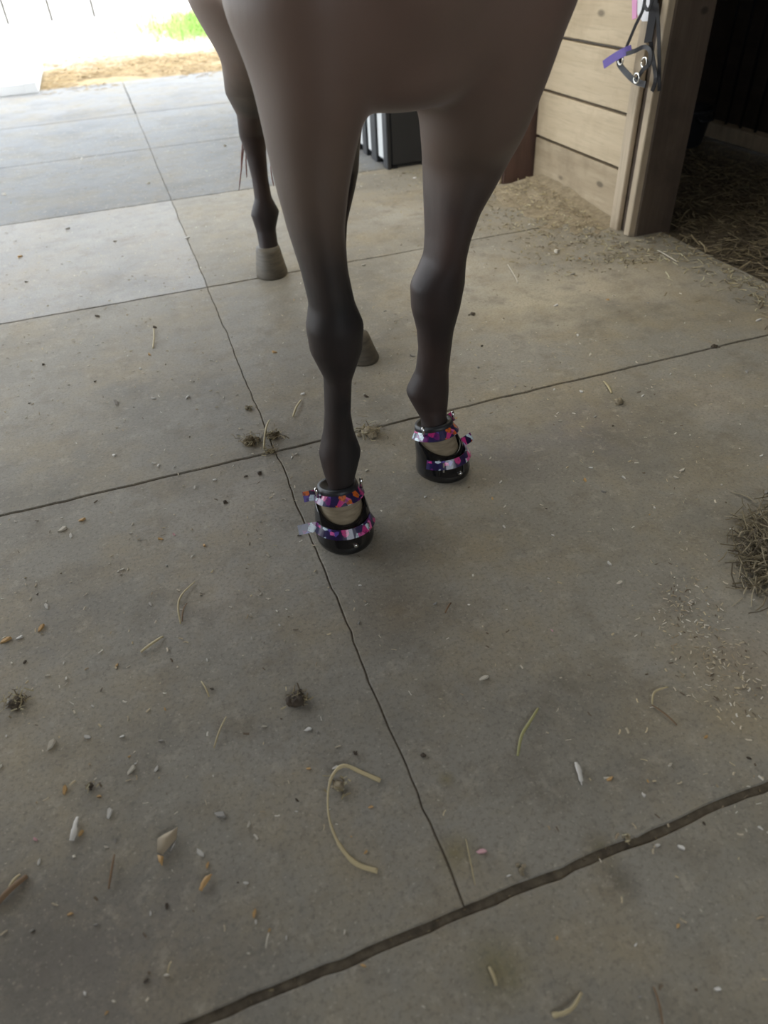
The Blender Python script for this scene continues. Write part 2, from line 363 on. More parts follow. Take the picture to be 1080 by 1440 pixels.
def grass_pos():
    a, r = U(0, 6.28), random.gauss(0, 1)
    return (1.75+r*.55*math.cos(a), 12.6+r*.8*math.sin(a), -.01)
stuff('grass', 'bright green grass patch by the yard fence', 2600, grass_pos, M_GRASS, (.12, .3), (.004, .008), 1.3, 'grass')

# ------------------------------------------------------------------ trunk beyond the horse
M_BLACKP = mat('black_plastic', (.022, .023, .026), .45)
tr = tag(empty('storage_trunk', (1.55, 4.3, 0)), 'black trunk with side panels reflecting pale light and dark uprights standing behind the horse', 'trunk')
wbox('body', (1.40, 3.985, .012), (1.74, 4.68, .36), M_BLACKP, tr, .01)
wbox('lid', (1.37, 3.965, .36), (1.76, 4.70, .40), M_BLACKP, tr, .012)
for y0, y1 in ((4.055, 4.165), (4.265, 4.345), (4.425, 4.50), (4.575, 4.64)):
    wbox('side_panel', (1.388, y0, .035), (1.40, y1, .35), M_PANELG, tr, .002)  # pale colour stands in for door light reflected off shiny black panels
for y0, y1 in ((3.98, 4.05), (4.17, 4.26), (4.35, 4.42), (4.505, 4.57), (4.645, 4.685)):
    wbox('upright', (1.376, y0, .0), (1.399, y1, .358), M_BLACKP, tr, .003)
for x in (1.41, 1.70):
    wbox('foot', (x, 3.99, 0), (x+.03, 4.02, .012), M_BLACKP, tr, 0)

# black feed tub in the stall
c = Vector((3.02, 3.62, 0)); ft = tag(empty('feed_tub', c), 'black rubber tub on the stall floor beside the pale rail', 'tub')
bm = bmesh.new()
loft(bm, [ell((0, 0, z), (1, 0, 0), (0, 1, 0), r, r, 28) for z, r in ((0, .10), (.01, .115), (.17, .14), (.18, .148), (.19, .148), (.19, .135), (.02, .105))]); obj('tub_body', bm, M_BLACKP, ft, True)
for sgn in (-1, 1):
    bm = bmesh.new(); tube(bm, spline([(-.04, sgn*.145, .165), (-.03, sgn*.175, .15), (.03, sgn*.175, .15), (.04, sgn*.145, .165)]), .007); obj('handle', bm, M_BLACKP, ft, True)

# ------------------------------------------------------------------ horse
M_COAT = mat('bay_coat', (.06, .035, .025), .5)
_b = M_COAT.node_tree.nodes['Principled BSDF']
_b.inputs['Sheen Weight'].default_value = .09; _b.inputs['Sheen Roughness'].default_value = .45; _b.inputs['Sheen Tint'].default_value = (.8, .7, .62, 1)
_b.inputs['Specular IOR Level'].default_value = .22
g = nd(M_COAT, 'ShaderNodeNewGeometry'); sp = nd(M_COAT, 'ShaderNodeSeparateXYZ'); lk(M_COAT, g.outputs['Position'], sp.inputs[0])
nz = noi(M_COAT, gpos(M_COAT), 7, 3)
ad = nd(M_COAT, 'ShaderNodeMath', operation='MULTIPLY_ADD'); ad.inputs[1].default_value = .14; lk(M_COAT, nz, ad.inputs[0]); lk(M_COAT, sp.outputs[2], ad.inputs[2])
pt = ramp(M_COAT, ad.outputs[0], [(.56, (.022, .021, .021)), (.67, (.048, .039, .034)), (.80, (.125, .088, .066)), (1.0, (.155, .104, .080))])
pt = mix(M_COAT, ramp(M_COAT, noi(M_COAT, gpos(M_COAT, (1, 1, .5)), 4.5, 3), [(.4, (0, 0, 0)), (.75, (.45,)*3)]), pt, (.13, .072, .055))
lk(M_COAT, ramp(M_COAT, ad.outputs[0], [(.6, (.01,)*3), (.95, (.28,)*3)]), _b.inputs['Sheen Weight'])  # sheen growing with height puts the haze over the chest into the coat
base(M_COAT, pt); bump(M_COAT, noi(M_COAT, gpos(M_COAT, (120, 120, 25)), 3, 2), .12, .002)
M_HOOF = mat('horn_hoof', (.17, .14, .11), .6)
_v = coords(M_HOOF); base(M_HOOF, ramp(M_HOOF, noi(M_HOOF, coords(M_HOOF, (1, 1, 6)), 20, 3), [(.3, (.085, .072, .053)), (.7, (.15, .125, .09))]))
M_HAIR = mat('dark_red_tail_hair', (.20, .06, .04), .45)
M_MANE = mat('black_mane', (.012, .010, .009), .4)
HB = Vector((.50, 1.95, 0))
hb = bmesh.new()
def hring(c, rx, ry, e=2.0): return ell(c, (1, 0, 0), (0, 1, 0), rx, ry, 24, e)
def limb(rows, extra_top=(), extra_bot=()):
    rings = [hring(c, rx, ry) for c, rx, ry in extra_top]
    for k, a, b, py, y, ry in rows:
        if k == 'B':
            p, q = PY(a, py, y), PY(b, py, y); c = (p+q)/2; rx = (q.x-p.x)/2
        elif k == 'L':
            p = PY(a, py, y); rx = b; c = p+Vector((rx, 0, 0))
        else:
            p = PY(a, py, y); rx = b; c = p-Vector((rx, 0, 0))
        rings.append(hring(c, rx, ry))
    rings += [hring(c, rx, ry) for c, rx, ry in extra_bot]
    loft(hb, rings[::-1]); return rings
RF = [('B', 306, 520, -30, 1.31, .20), ('B', 313, 528, 10, 1.30, .185), ('B', 336, 528, 62, 1.285, .165), ('B', 352, 522, 105, 1.27, .145), ('B', 364, 510, 155, 1.26, .128), ('B', 372, 500, 195, 1.255, .112), ('B', 388, 487, 260, 1.24, .095), ('B', 405, 481, 320, 1.23, .08),
      ('B', 424, 487, 380, 1.215, .066), ('B', 435, 497, 425, 1.205, .060), ('B', 430, 510, 456, 1.20, .062), ('B', 436, 508, 490, 1.20, .058), ('B', 456, 493, 530, 1.21, .045),
      ('B', 457, 492, 580, 1.215, .040), ('B', 455, 497, 607, 1.218, .044), ('B', 448, 507, 635, 1.215, .051), ('B', 455, 500, 662, 1.20, .044), ('B', 463, 495, 685, 1.185, .035), ('B', 460, 499, 706, 1.175, .037)]
LF = [('B', 590, 790, -30, 1.34, .21), ('B', 590, 777, 10, 1.335, .195), ('B', 592, 764, 55, 1.335, .175), ('B', 594, 755, 97, 1.335, .158), ('B', 596, 742, 140, 1.34, .14), ('B', 598, 724, 188, 1.35, .124), ('B', 600, 706, 222, 1.385, .11), ('B', 601, 690, 252, 1.38, .1), ('B', 602, 668, 292, 1.37, .085),
      ('B', 603, 655, 330, 1.36, .074), ('B', 600, 650, 360, 1.355, .066), ('B', 579, 650, 398, 1.35, .062), ('B', 580, 644, 430, 1.345, .058), ('B', 588, 635, 462, 1.345, .050),
      ('B', 590, 632, 490, 1.35, .044), ('B', 586, 629, 520, 1.355, .042), ('B', 572, 629, 548, 1.36, .051), ('B', 581, 628, 566, 1.355, .045), ('B', 593, 626, 587, 1.335, .036), ('B', 593, 633, 607, 1.325, .037)]
limb(RF, extra_top=[((.475, 1.44, 1.28), .07, .10), ((.45, 1.40, 1.18), .13, .16), ((.43, 1.36, 1.08), .18, .19)], extra_bot=[((.258, 1.178, .06), .036, .036), ((.258, 1.172, .02), .036, .036)])
limb(LF, extra_top=[((.52, 1.46, 1.28), .07, .10), ((.56, 1.42, 1.18), .13, .16), ((.58, 1.38, 1.08), .18, .19)], extra_bot=[((.560, 1.322, .06), .036, .036), ((.562, 1.318, .02), .036, .036)])
RH = [('L', 262, .15, 0, 2.38, .24), ('L', 286, .135, 42, 2.42, .22), ('L', 311, .11, 85, 2.52, .17), ('L', 317, .085, 132, 2.66, .12), ('B', 333, 376, 160, 2.80, .085),
      ('B', 336, 376, 188, 2.87, .065), ('B', 345, 374, 214, 2.88, .05), ('B', 354, 377, 250, 2.87, .037), ('B', 358, 382, 278, 2.86, .035), ('B', 352, 393, 299, 2.855, .047),
      ('B', 360, 388, 322, 2.84, .039), ('B', 364, 391, 344, 2.81, .036), ('B', 363, 396, 357, 2.79, .04)]
limb(RH, extra_top=[((.42, 2.42, 1.12), .15, .24)], extra_bot=[((.452, 2.785, .03), .043, .046)])
LH = [('R', 506, .075, 178, 2.2, .10), ('R', 504, .064, 205, 2.25, .08), ('R', 503, .052, 236, 2.29, .064), ('R', 498, .045, 265, 2.27, .052), ('R', 488, .033, 310, 2.2, .037),
      ('R', 486, .03, 350, 2.14, .035), ('R', 489, .032, 400, 2.09, .036), ('R', 496, .04, 428, 2.07, .043), ('R', 502, .038, 448, 2.05, .04), ('R', 507, .035, 470, 2.0, .036), ('R', 513, .038, 484, 1.975, .04)]
limb(LH, extra_top=[((.62, 2.38, 1.12), .15, .24), ((.60, 2.25, .92), .13, .19), ((.565, 2.18, .78), .10, .14)], extra_bot=[((.555, 1.955, .02), .036, .04)])
TOR = [(1.07, .465, 1.12, .05, .07, 2), (1.10, .465, 1.115, .12, .16, 2.0), (1.16, .47, 1.11, .17, .225, 2.0), (1.24, .475, 1.09, .195, .268, 2.1), (1.35, .483, 1.085, .21, .29, 2.2), (1.5, .50, 1.09, .235, .30, 2.2),
       (1.7, .52, 1.10, .265, .305, 2.2), (1.95, .54, 1.11, .275, .31, 2.2), (2.2, .545, 1.13, .275, .295, 2.2), (2.4, .54, 1.15, .262, .27, 2.2), (2.58, .535, 1.16, .225, .245, 2.1), (2.7, .53, 1.17, .15, .19, 2), (2.75, .53, 1.18, .06, .09, 2)]
loft(hb, [ell((xc, y, zc), (1, 0, 0), (0, 0, 1), rx, rz, 32, e) for y, xc, zc, rx, rz, e in TOR][::-1])
def blob(c, r, rot=0):
    bmesh.ops.create_icosphere(hb, subdivisions=3, radius=1, matrix=Matrix.Translation(c) @ Matrix.Rotation(rot, 4, 'Y') @ Matrix.Diagonal((*r, 1)))
blob((.385, 1.20, 1.02), (.11, .085, .17)); blob((.57, 1.21, 1.02), (.11, .085, .17))          # pectorals
blob((.475, 1.28, .87), (.15, .12, .07)); blob((.475, 1.95, 1.31), (.12, .6, .12))
blob((.49, 1.45, 1.40), (.07, .25, .10))                                                       # withers
def tilt_ring(c, d, rx, rv, n=24, e=2.0):
    d = Vector(d).normalized(); s = Vector((1, 0, 0)); u = s.cross(d).normalized(); s = d.cross(u)
    return ell(c, s, u, rx, rv, n, e)
loft(hb, [tilt_ring((.49, 1.42, 1.15), (0, -.7, .6), .17, .30), tilt_ring((.48, 1.16, 1.25), (0, -.65, .72), .15, .26), tilt_ring((.465, 1.0, 1.43), (-.03, -.6, .8), .105, .20), tilt_ring((.45, .88, 1.60), (-.05, -.5, .86), .085, .155),
          tilt_ring((.435, .79, 1.74), (-.05, -.5, .86), .075, .12), tilt_ring((.43, .76, 1.79), (-.05, -.5, .86), .04, .07)])
loft(hb, [tilt_ring((.435, .83, 1.80), (-.1, -.5, -.86), .05, .06), tilt_ring((.43, .78, 1.72), (-.1, -.5, -.86), .09, .11), tilt_ring((.418, .72, 1.61), (-.1, -.5, -.86), .10, .125), tilt_ring((.405, .655, 1.48), (-.1, -.5, -.86), .07, .09),
          tilt_ring((.395, .60, 1.37), (-.1, -.5, -.86), .056, .065), tilt_ring((.39, .575, 1.31), (-.1, -.5, -.86), .058, .062), tilt_ring((.387, .558, 1.275), (-.1, -.5, -.86), .03, .035)])
for sx in (-1, 1):
    loft(hb, [tilt_ring((.435+sx*.045, .80, 1.80), (sx*.2, -.1, 1), .022, .026, 12), tilt_ring((.435+sx*.06, .79, 1.86), (sx*.2, -.1, 1), .026, .024, 12), tilt_ring((.435+sx*.068, .78, 1.93), (sx*.1, -.1, 1), .005, .005, 12)])
    blob((.416+sx*.085, .735, 1.655), (.022, .03, .026))
hme = bpy.data.meshes.new('horse'); bmesh.ops.recalc_face_normals(hb, faces=hb.faces); hb.to_mesh(hme); hb.free()
tmp = bpy.data.objects.new('horse_source', hme); COL.objects.link(tmp)
rm = tmp.modifiers.new('r', 'REMESH'); rm.mode = 'VOXEL'; rm.voxel_size = .0065
sm = tmp.modifiers.new('s', 'SMOOTH'); sm.factor = .5; sm.iterations = 3
dg = bpy.context.evaluated_depsgraph_get(); hm = bpy.data.meshes.new_from_object(tmp.evaluated_get(dg)); hm.name = 'horse'
bpy.data.objects.remove(tmp)
t2 = bpy.data.objects.new('horse_source', hm); COL.objects.link(t2); vg = t2.vertex_groups.new(name='soft')
for v in hm.vertices:
    wt = min(1, max(0, (v.co.z-.64)/.16))
    if wt > 0 and (v.co.y > 1.0): vg.add([v.index], wt, 'REPLACE')
s2 = t2.modifiers.new('s', 'SMOOTH'); s2.factor = .5; s2.iterations = 130; s2.vertex_group = 'soft'
dg = bpy.context.evaluated_depsgraph_get(); dg.update(); hm = bpy.data.meshes.new_from_object(t2.evaluated_get(dg)); hm.name = 'horse'; bpy.data.objects.remove(t2)
hm.transform(Matrix.Translation(-HB)); hm.materials.clear(); hm.materials.append(M_COAT)
for p in hm.polygons: p.use_smooth = True
horse = bpy.data.objects.new('horse', hm); link(horse); horse.location = HB
tag(horse, 'bay horse with black lower legs walking toward the viewer on the concrete aisle', 'horse')
def hoof(c, yaw, hw=.056, hl=.066, h=.075):
    bm = bmesh.new(); rings = []
    for z, s, dy in ((0, 1, 0), (.006, 1.02, 0), (h*.5, .9, .012), (h, .78, .024), (h+.012, .72, .028)):
        r = []
        for i in range(28):
            a = 2*math.pi*i/28; x = math.cos(a)*hw*s; y = math.sin(a)*hl*s
            if y > 0: y *= .72
            r.append((x, y+dy, z))
        rings.append(r)
    loft(bm, rings)
    bmesh.ops.transform(bm, matrix=Matrix.Translation(Vector(c)-HB) @ Matrix.Rotation(yaw, 4, 'Z'), verts=bm.verts)
    return obj('hoof', bm, M_HOOF, horse, True)
hoof((.450, 2.775, 0), -.1, .062, .076, .088); hoof((.558, 1.945, 0), .15, .052, .062, .058)
# tail
bm = bmesh.new()
for i in range(46):
    a = U(0, 6.28); r = U(0, .03); l = U(.2, .62)
    x0, y0 = .5+r*math.cos(a), 2.77+r*math.sin(a)
    pts = [(x0, y0-.02, 1.2), (x0-.02, 2.86+U(-.02, .03), 1.08), (x0-.05+U(-.03, .03), 2.93+U(-.03, .03), .8), (.47+U(-.03, .06), 2.98+U(-.04, .04), 1.18-l*.86)]
    tube(bm, [Vector(p)-HB for p in spline(pts, 3)], [.006]*5+[.005]*3+[.003, .0015], 5)
for xs in ((343, 205, 336, 268), (346, 215, 347, 250), (381, 235, 385, 262), (341, 200, 339, 240)):
    a = PY(xs[0], xs[1], 2.99); b = PY(xs[2], xs[3], 3.0)
    tube(bm, [Vector(p)-HB for p in spline([(.45, 2.92, .85), a+Vector((.03, 0, .1)), a, b], 4)], [.0026]*12+[.001], 5)
tl = obj('tail', bm, M_HAIR, horse, True); tl['label'] = 'wispy reddish tail hair'
bm = bmesh.new()
for i in range(60):
    t = i/59; y = .80+t*.5; z = 1.82-t*.36; x = .435+t*.045
    tube(bm, [Vector(p)-HB for p in spline([(x, y, z), (x+.05, y+.03, z+.01), (x+.11+U(0, .02), y+.04, z-.12), (x+.13, y+.05+U(-.02, .02), z-.25-U(0, .06))], 3)], [.008]*8+[.004, .002], 5)
obj('mane', bm, M_MANE, horse, True)
for sx in (-1, 1):
    bm = bmesh.new(); bmesh.ops.create_icosphere(bm, subdivisions=2, radius=.017, matrix=Matrix.Translation(Vector((.416+sx*.098, .728, 1.655))-HB)); obj('eye', bm, mat('dark_eye', (.01, .007, .005), .08), horse, True)

# ------------------------------------------------------------------ hoof boots
M_RUB = mat('glossy_black_rubber', (.008, .008, .009), .10, Coat_Weight=.6, Coat_Roughness=.04)
M_CUFF = mat('tan_cuff', (.30, .245, .165), .75)
_v = coords(M_CUFF, (1, 1, 5)); base(M_CUFF, ramp(M_CUFF, noi(M_CUFF, _v, 30, 3), [(.3, (.24, .19, .12)), (.7, (.38, .31, .21))]))
M_RIB = mat('printed_ribbon', (.2, .05, .2), .28, Coat_Weight=.5, Coat_Roughness=.08)
_v = coords(M_RIB)
vo = nd(M_RIB, 'ShaderNodeTexVoronoi'); vo.inputs['Scale'].default_value = 72; lk(M_RIB, _v, vo.inputs['Vector'])
sx_ = nd(M_RIB, 'ShaderNodeSeparateColor'); lk(M_RIB, vo.outputs['Color'], sx_.inputs[0])
cc = ramp(M_RIB, sx_.outputs[0], [(0, (.02, .012, .06)), (.2, (.62, .04, .24)), (.36, (.16, .015, .16)), (.5, (.78, .14, .42)), (.60, (.025, .018, .09)), (.78, (.62, .74, .82)), (.88, (.12, .08, .38)), (.94, (.75, .16, .02))], 'CONSTANT')
cc = mix(M_RIB, ramp(M_RIB, noi(M_RIB, _v, 120, 2), [(.55, (0, 0, 0)), (.65, (.6,)*3)]), cc, (.02, .012, .06)); base(M_RIB, cc)
M_CHROME = mat('bright_buckle', (.75, .75, .74), .18, Metallic=1)
def boot(c, yaw, side, label):
    """toe points to local -y; side=+1 strap ends leave on local +x"""
    t = empty('hoof_boot', c, yaw); tag(t, label, 'hoof boot', 'horse boots on the front hooves')
    n = 40
    def prof(a, s, z, dy=0, hw=.0645, hl=.074):
        x = math.cos(a)*hw*s; y = math.sin(a)*hl*s
        if y > 0: y *= .86
        return Vector((x, y+dy, z))
    bm = bmesh.new()
    def topz(a): return .062+.050*(.5+.5*math.sin(a))**1.0      # low at the toe, high at the heel
    lev = [(0, .96, 0), (.004, 1.0, 0), (.016, 1.01, 0), (.02, .985, .001)]
    rings = [[prof(2*math.pi*i/n, s, z, d) for i in range(n)] for z, s, d in lev]
    for f, s, d in ((.45, .96, .004), (.72, .92, .010), (.93, .86, .015), (1.0, .84, .017)):
        rings.append([prof(2*math.pi*i/n, s, .02+f*(topz(2*math.pi*i/n)-.02), d) for i in range(n)])
    for f, s, d in ((1.0, .79, .017), (.7, .82, .012)):
        rings.append([prof(2*math.pi*i/n, s, .02+f*(topz(2*math.pi*i/n)-.02), d) for i in range(n)])
    loft(bm, rings); obj('boot_shell', bm, M_RUB, t, True)
    bm = bmesh.new()
    loft(bm, [[prof(2*math.pi*i/n, s, z, d) for i in range(n)] for z, s, d in ((.045, .80, .014), (.07, .755, .020), (.09, .70, .026), (.108, .655, .030), (.112, .60, .030), (.10, .58, .03))]); obj('cuff', bm, M_CUFF, t, True)
    bm = bmesh.new()                                              # black collar at the heel, carries the upper strap
    loft(bm, [[prof(2*math.pi*i/n, s, z-.012*math.sin(2*math.pi*i/n), d) for i in range(n)] for z, s, d in ((.088, .735, .028), (.116, .70, .030), (.124, .67, .031), (.123, .56, .030), (.116, .45, .030))]); obj('collar', bm, M_BLACKP, t, True)
    # upper strap
    def band(a0, a1, s, z0, dy, tail, wd, tilt=0):
        pts = []
        for i in range(25):
            a = a0+(a1-a0)*i/24; pts.append(prof(a, s, z0, dy)+Vector((0, 0, -tilt*math.sin(a))))
        e = pts[-1]; d = (pts[-1]-pts[-2]).normalized()
        for k in range(1, 5): pts.append(e+(d*.25+Vector((side*1.0, -.15, 0))).normalized()*tail*k/4)
        bm = bmesh.new(); cen = Vector((0, dy, z0-.035))
        strip(bm, pts, wd, .003, lambda i, p: (p-cen) if i < 25 else (p-cen)*.3+Vector((0, -.05, .03))); return bm
    aS, aE = (math.pi*1.0-.5, math.pi*2+.12) if side > 0 else (.5, -math.pi-.12)
    o = obj('strap', band(aS, aE, .765, .103, .028, .028, .023, .014), M_RIB, t); o['label'] = 'pink and violet printed upper strap'
    o = obj('strap', band(aS+side*.75, aE-side*.3, 1.0, .044, .006, .040, .022, .012), M_RIB, t); o['label'] = 'pink and violet printed lower strap'
    for sg in (-1, 1):
        p = prof(-math.pi/2+sg*1.25, .80, .124, .028); bm = bmesh.new(); tube(bm, [p+Vector((0, 0, -.012)), p+Vector((sg*.001, .003, .012))], .0035, 8); o = obj('buckle_loop', bm, M_CHROME, t, True)
    p = prof(-math.pi/2-side*.72, 1.025, .048, .006); bm = bmesh.new()
    bmesh.ops.create_cube(bm, size=1, matrix=Matrix.Translation(p) @ Matrix.Rotation(-side*.72, 4, 'Z') @ Matrix.Diagonal((.004, .004, .026, 1))); obj('buckle', bm, M_CHROME, t)
    bm = bmesh.new(); p = prof(-math.pi/2-side*.12, 1.0, .024, .002)
    bmesh.ops.create_uvsphere(bm, u_segments=10, v_segments=6, radius=.006, matrix=Matrix.Translation(p)); obj('glint_bead', bm, M_CHROME, t, True)  # chrome bead added as the white glint on the glossy toe
    return t
boot((.262, 1.160, 0), -.05, -1, 'glossy black hoof boot with straps level, nearest the viewer on the lead leg')
boot((.560, 1.306, 0), .38, 1, 'glossy black hoof boot with tilted straps on the leg set farther back')

# ------------------------------------------------------------------ halter on the post
M_WEB = mat('black_webbing', (.022, .022, .026), .6); M_PURP = mat('purple_webbing', (.16, .115, .42), .6)
M_CARDW = mat('white_plastic_bag', (.80, .80, .84), .35); M_PINK = mat('pink_edge', (.72, .30, .55), .5)
hx = 1.88
def HP(px, py, x=hx): return PX(px, py, x)
HL = HP(906, 12)
ha = tag(empty('halter', (HL.x, HL.y, 0)), 'tangled black halter with a purple strap end hanging on the corner post', 'halter')
ho = Vector(ha.location)
def strap(name, px, wd, m, x=hx, th=.004, par=ha):
    pts = [PX(a, b, x+U(-.012, .012))-ho for a, b in px]
    bm = bmesh.new(); strip(bm, spline(pts, 4), wd, th, lambda i, p: (-1, -.55, .1)); return obj(name, bm, m, par)
strap('crown_strap', [(920, -60), (921, -20), (917, 25), (911, 60)], .028, M_WEB)
strap('cheek_strap', [(908, -50), (906, 6), (894, 35), (881, 66)], .010, M_WEB, hx-.01)
strap('cheek_strap', [(905, 5), (912, 14), (921, -12)], .010, M_WEB, hx-.012)
strap('throat_strap', [(924, 5), (926, 40), (927, 80), (927, 128)], .012, M_WEB, hx+.006)
strap('throat_strap', [(915, 58), (918, 80), (922, 110), (917, 128)], .014, M_WEB)
strap('noseband', [(872, 78), (871, 90), (884, 106), (895, 115), (908, 119)], .020, M_WEB, hx-.01)
strap('noseband', [(880, 76), (892, 72), (906, 66), (914, 72), (913, 90), (904, 98), (896, 112)], .014, M_WEB, hx-.015)
p = strap('strap_end', [(849, 91), (862, 82), (876, 74), (888, 69)], .028, M_PURP, hx-.02); p['label'] = 'purple strap end'
for q in ((895, 110), (873, 84), (906, 88)):
    bm = bmesh.new(); cpt = HP(*q, hx-.02)-ho; r = .016; ring = [cpt+Vector((0, math.cos(a)*r, math.sin(a)*r)) for a in [k*math.pi/6 for k in range(13)]]; tube(bm, ring, .0032, 6); obj('ring', bm, M_CHROME, ha, True)
bm = bmesh.new(); tp = PX(914, -75, hx+.03); tube(bm, [tp-ho, tp-ho+Vector((-.05, -.0, .0)), tp-ho+Vector((-.06, 0, .03))], .006); obj('hook', bm, M_STEELD, ha, True)
cl = PX(905, 10, 1.915); cd = tag(empty('tag_card', (cl.x, cl.y, 0)), 'white plastic card with a pink edge tucked behind the hanging halter', 'card')
def poly(name, px, x, m, th):
    bm = bmesh.new(); off = Vector(cd.location)
    a = [PX(p, q, x)-off for p, q in px]; loft(bm, [a, [v+Vector((th, 0, 0)) for v in a]]); return obj(name, bm, m, cd)
poly('card_face', [(894, -60), (919, -60), (918, 6), (911, 30), (903, 30), (896, 20)], 1.893, M_CARDW, .004)
poly('card_edge', [(888, -60), (897, -60), (895, 25), (889, 28)], 1.891, M_PINK, .004)

# ------------------------------------------------------------------ hay chaff, bedding, shavings
def hcl(x, y): return noise.noise((x*2.1, y*2.1, 9))
def wallpos():
    y = U(2.2, 3.9); d = .03+abs(random.gauss(0, .24)); x = 1.915-d
    if y > 3.32 and x > 1.72: return None
    return (x, y, max(.0, .05*(1-d/.3)*min(1, max(0, (y-2.5)/.6))))
stuff('hay_chaff', 'chopped hay chaff swept against the foot of the plank wall', 2000, wallpos, M_CHAFF, (.005, .022), (.001, .0028), .35, 'hay')
bm = bmesh.new()
bmesh.ops.create_grid(bm, x_segments=14, y_segments=40, size=.5, matrix=Matrix.Translation((1.80, 3.0, 0)) @ Matrix.Diagonal((.32, .86, 1, 1)))
for v in bm.verts:
    d = (1.96-v.co.x)/.32; e = min(1, max(0, (v.co.y-2.57)/.5), max(0, (3.43-v.co.y)/.1)); v.co.z = max(-.02, .055*(1-d)*e+.008*noise.noise(v.co*14)-.004)
M_DUST = mat('chaff_dust', (.30, .24, .16), .95); _v = gpos(M_DUST); base(M_DUST, ramp(M_DUST, noi(M_DUST, _v, 30, 8, .75), [(.3, (.17, .135, .085)), (.7, (.40, .33, .23))])); bump(M_DUST, noi(M_DUST, _v, 90, 5), .6, .006)
tag(obj('chaff_bank', bm, M_DUST, None, True), 'low bank of dusty chaff along the foot of the plank wall', 'chaff', kind='stuff')
def stallpos():
    x, y = U(2.08, 3.22), U(1.2, 4.5)
    if x < 2.14 and y > 2.4: return None
    return (x, y, -.01+max(0, .03*hcl(x, y)))
stuff('bedding', 'dark trampled bedding covering the stall floor', 9000, stallpos, M_BED, (.02, .08), (.0015, .004), .35, 'bedding')
def edgepos():
    y = U(1.0, 2.45); x = 2.05-abs(random.gauss(0, .10)); return (x, y, 0)
stuff('straw_litter', 'loose hay litter along the edge of the stall doorway', 900, edgepos, M_CHAFF, (.008, .04), (.0008, .0022), .25, 'hay')
def rightheap():
    q = G(1085+random.gauss(0, 22), 775+random.gauss(0, 28)); return (q.x, q.y, abs(random.gauss(0, .006)))
stuff('hay_wad', 'matted wad of hay lying on the concrete at the right edge', 900, rightheap, M_HAYD, (.02, .07), (.0008, .002), .4, 'hay')
def fanpos():
    q = G(random.gauss(985, 45), 0) if False else None
    t = R_(); px = 930+t*130+random.gauss(0, 22); py = 830+t*150+random.gauss(0, 32); q = G(px, py); return (q.x, q.y, 0)
stuff('seed_litter', 'fan of pale seed husks littering the concrete near the right edge', 330, fanpos, M_SHAV, (.003, .010), (.0006, .0016), .2, 'litter')
def dustpos():
    x, y = U(-1.6, 1.78), U(.05, 6.4)
    if noise.noise((x*1.3, y*1.3, 2)) < U(-.6, .4): return None
    return (x, y, 0)
stuff('fine_litter', 'fine crumbs of hay and shavings dusting the whole aisle', 9000, dustpos, M_SHAV, (.003, .011), (.0006, .002), .25, 'litter')
def jointpos():
    y = random.choice([.345, .345, .345, 1.545, 2.752]); return (U(-.8, 1.5), y+random.gauss(0, .006), -.006)
stuff('joint_litter', 'bits of chaff caught in the joints between the slabs', 420, jointpos, M_BED, (.003, .010), (.0006, .0018), .3, 'litter')

# manure clumps: crumbly lumps with straw ends
M_MAN = mat('manure', (.12, .092, .05), .95)
_v = coords(M_MAN); base(M_MAN, ramp(M_MAN, noi(M_MAN, _v, 60, 6, .7), [(.3, (.055, .042, .022)), (.5, (.13, .10, .055)), (.75, (.26, .20, .11))]))
M_MAND = mat('dark_manure', (.07, .052, .035), .95)
_v = coords(M_MAND); base(M_MAND, ramp(M_MAND, noi(M_MAND, _v, 60, 6, .7), [(.3, (.035, .026, .018)), (.75, (.13, .10, .07))]))
M_TANL = mat('tan_lump', (.30, .25, .17), .9)
_v = coords(M_TANL); base(M_TANL, ramp(M_TANL, noi(M_TANL, _v, 50, 6, .7), [(.3, (.18, .145, .09)), (.75, (.42, .35, .24))]))
def clump(px, py, r, label, m=M_MAN, lumps=5, flat=.6, straw=8, name='manure_clump'):
    c = G(px, py); t = tag(empty(name, c, U(0, 6)), label, 'manure' if 'manure' in name else 'clump')
    bm = bmesh.new()
    for k in range(lumps*3):
        a = U(0, 6.28); d = U(0, .95)*r*math.sqrt(R_()) if k else 0; rr = r*U(.16, .42)*(1.25-.5*d/r)
        mtx = Matrix.Translation((math.cos(a)*d, math.sin(a)*d, rr*flat*.75)) @ Matrix.Rotation(U(0, 3), 4, 'Z') @ Matrix.Diagonal((rr, rr*U(.7, 1), rr*flat, 1))
        vv = bmesh.ops.create_icosphere(bm, subdivisions=3, radius=1, matrix=mtx)['verts']
        for v in vv:
            v.co += Vector((noise.noise(v.co*70+Vector((k, 0, px))), noise.noise(v.co*70+Vector((0, k, py))), noise.noise(v.co*70+Vector((py, px, k)))))*rr*.34
            v.co += Vector((noise.noise(v.co*230), noise.noise(v.co*230+Vector((9, k, 1))), noise.noise(v.co*230+Vector((3, 1, k)))))*rr*.3
            if v.co.z < 0: v.co.z = 0.0005
    obj('lump', bm, m, t, True)
    if straw: stuff('hay_fibre', None, straw*7, lambda: (random.gauss(0, r*.55), random.gauss(0, r*.55), abs(random.gauss(0, r*.25))), M_CHAFF, (r*.3, r*.9), (.0006, .0014), .5, None, t)
clump(352, 622, .028, 'green brown manure clump, left of the pair beside the slab crossing', lumps=7)
clump(385, 615, .028, 'green brown manure clump, right of the pair beside the slab crossing', lumps=6)
clump(380, 635, .016, 'flattened manure crumb just under the pair by the slab crossing', lumps=4, flat=.35)
clump(350, 575, .011, 'small dark manure crumb on the lengthwise joint above the clump pair', lumps=3)
clump(519, 609, .034, 'loose hay brown manure clump on the slab joint between the two front legs', M_TANL, 8)
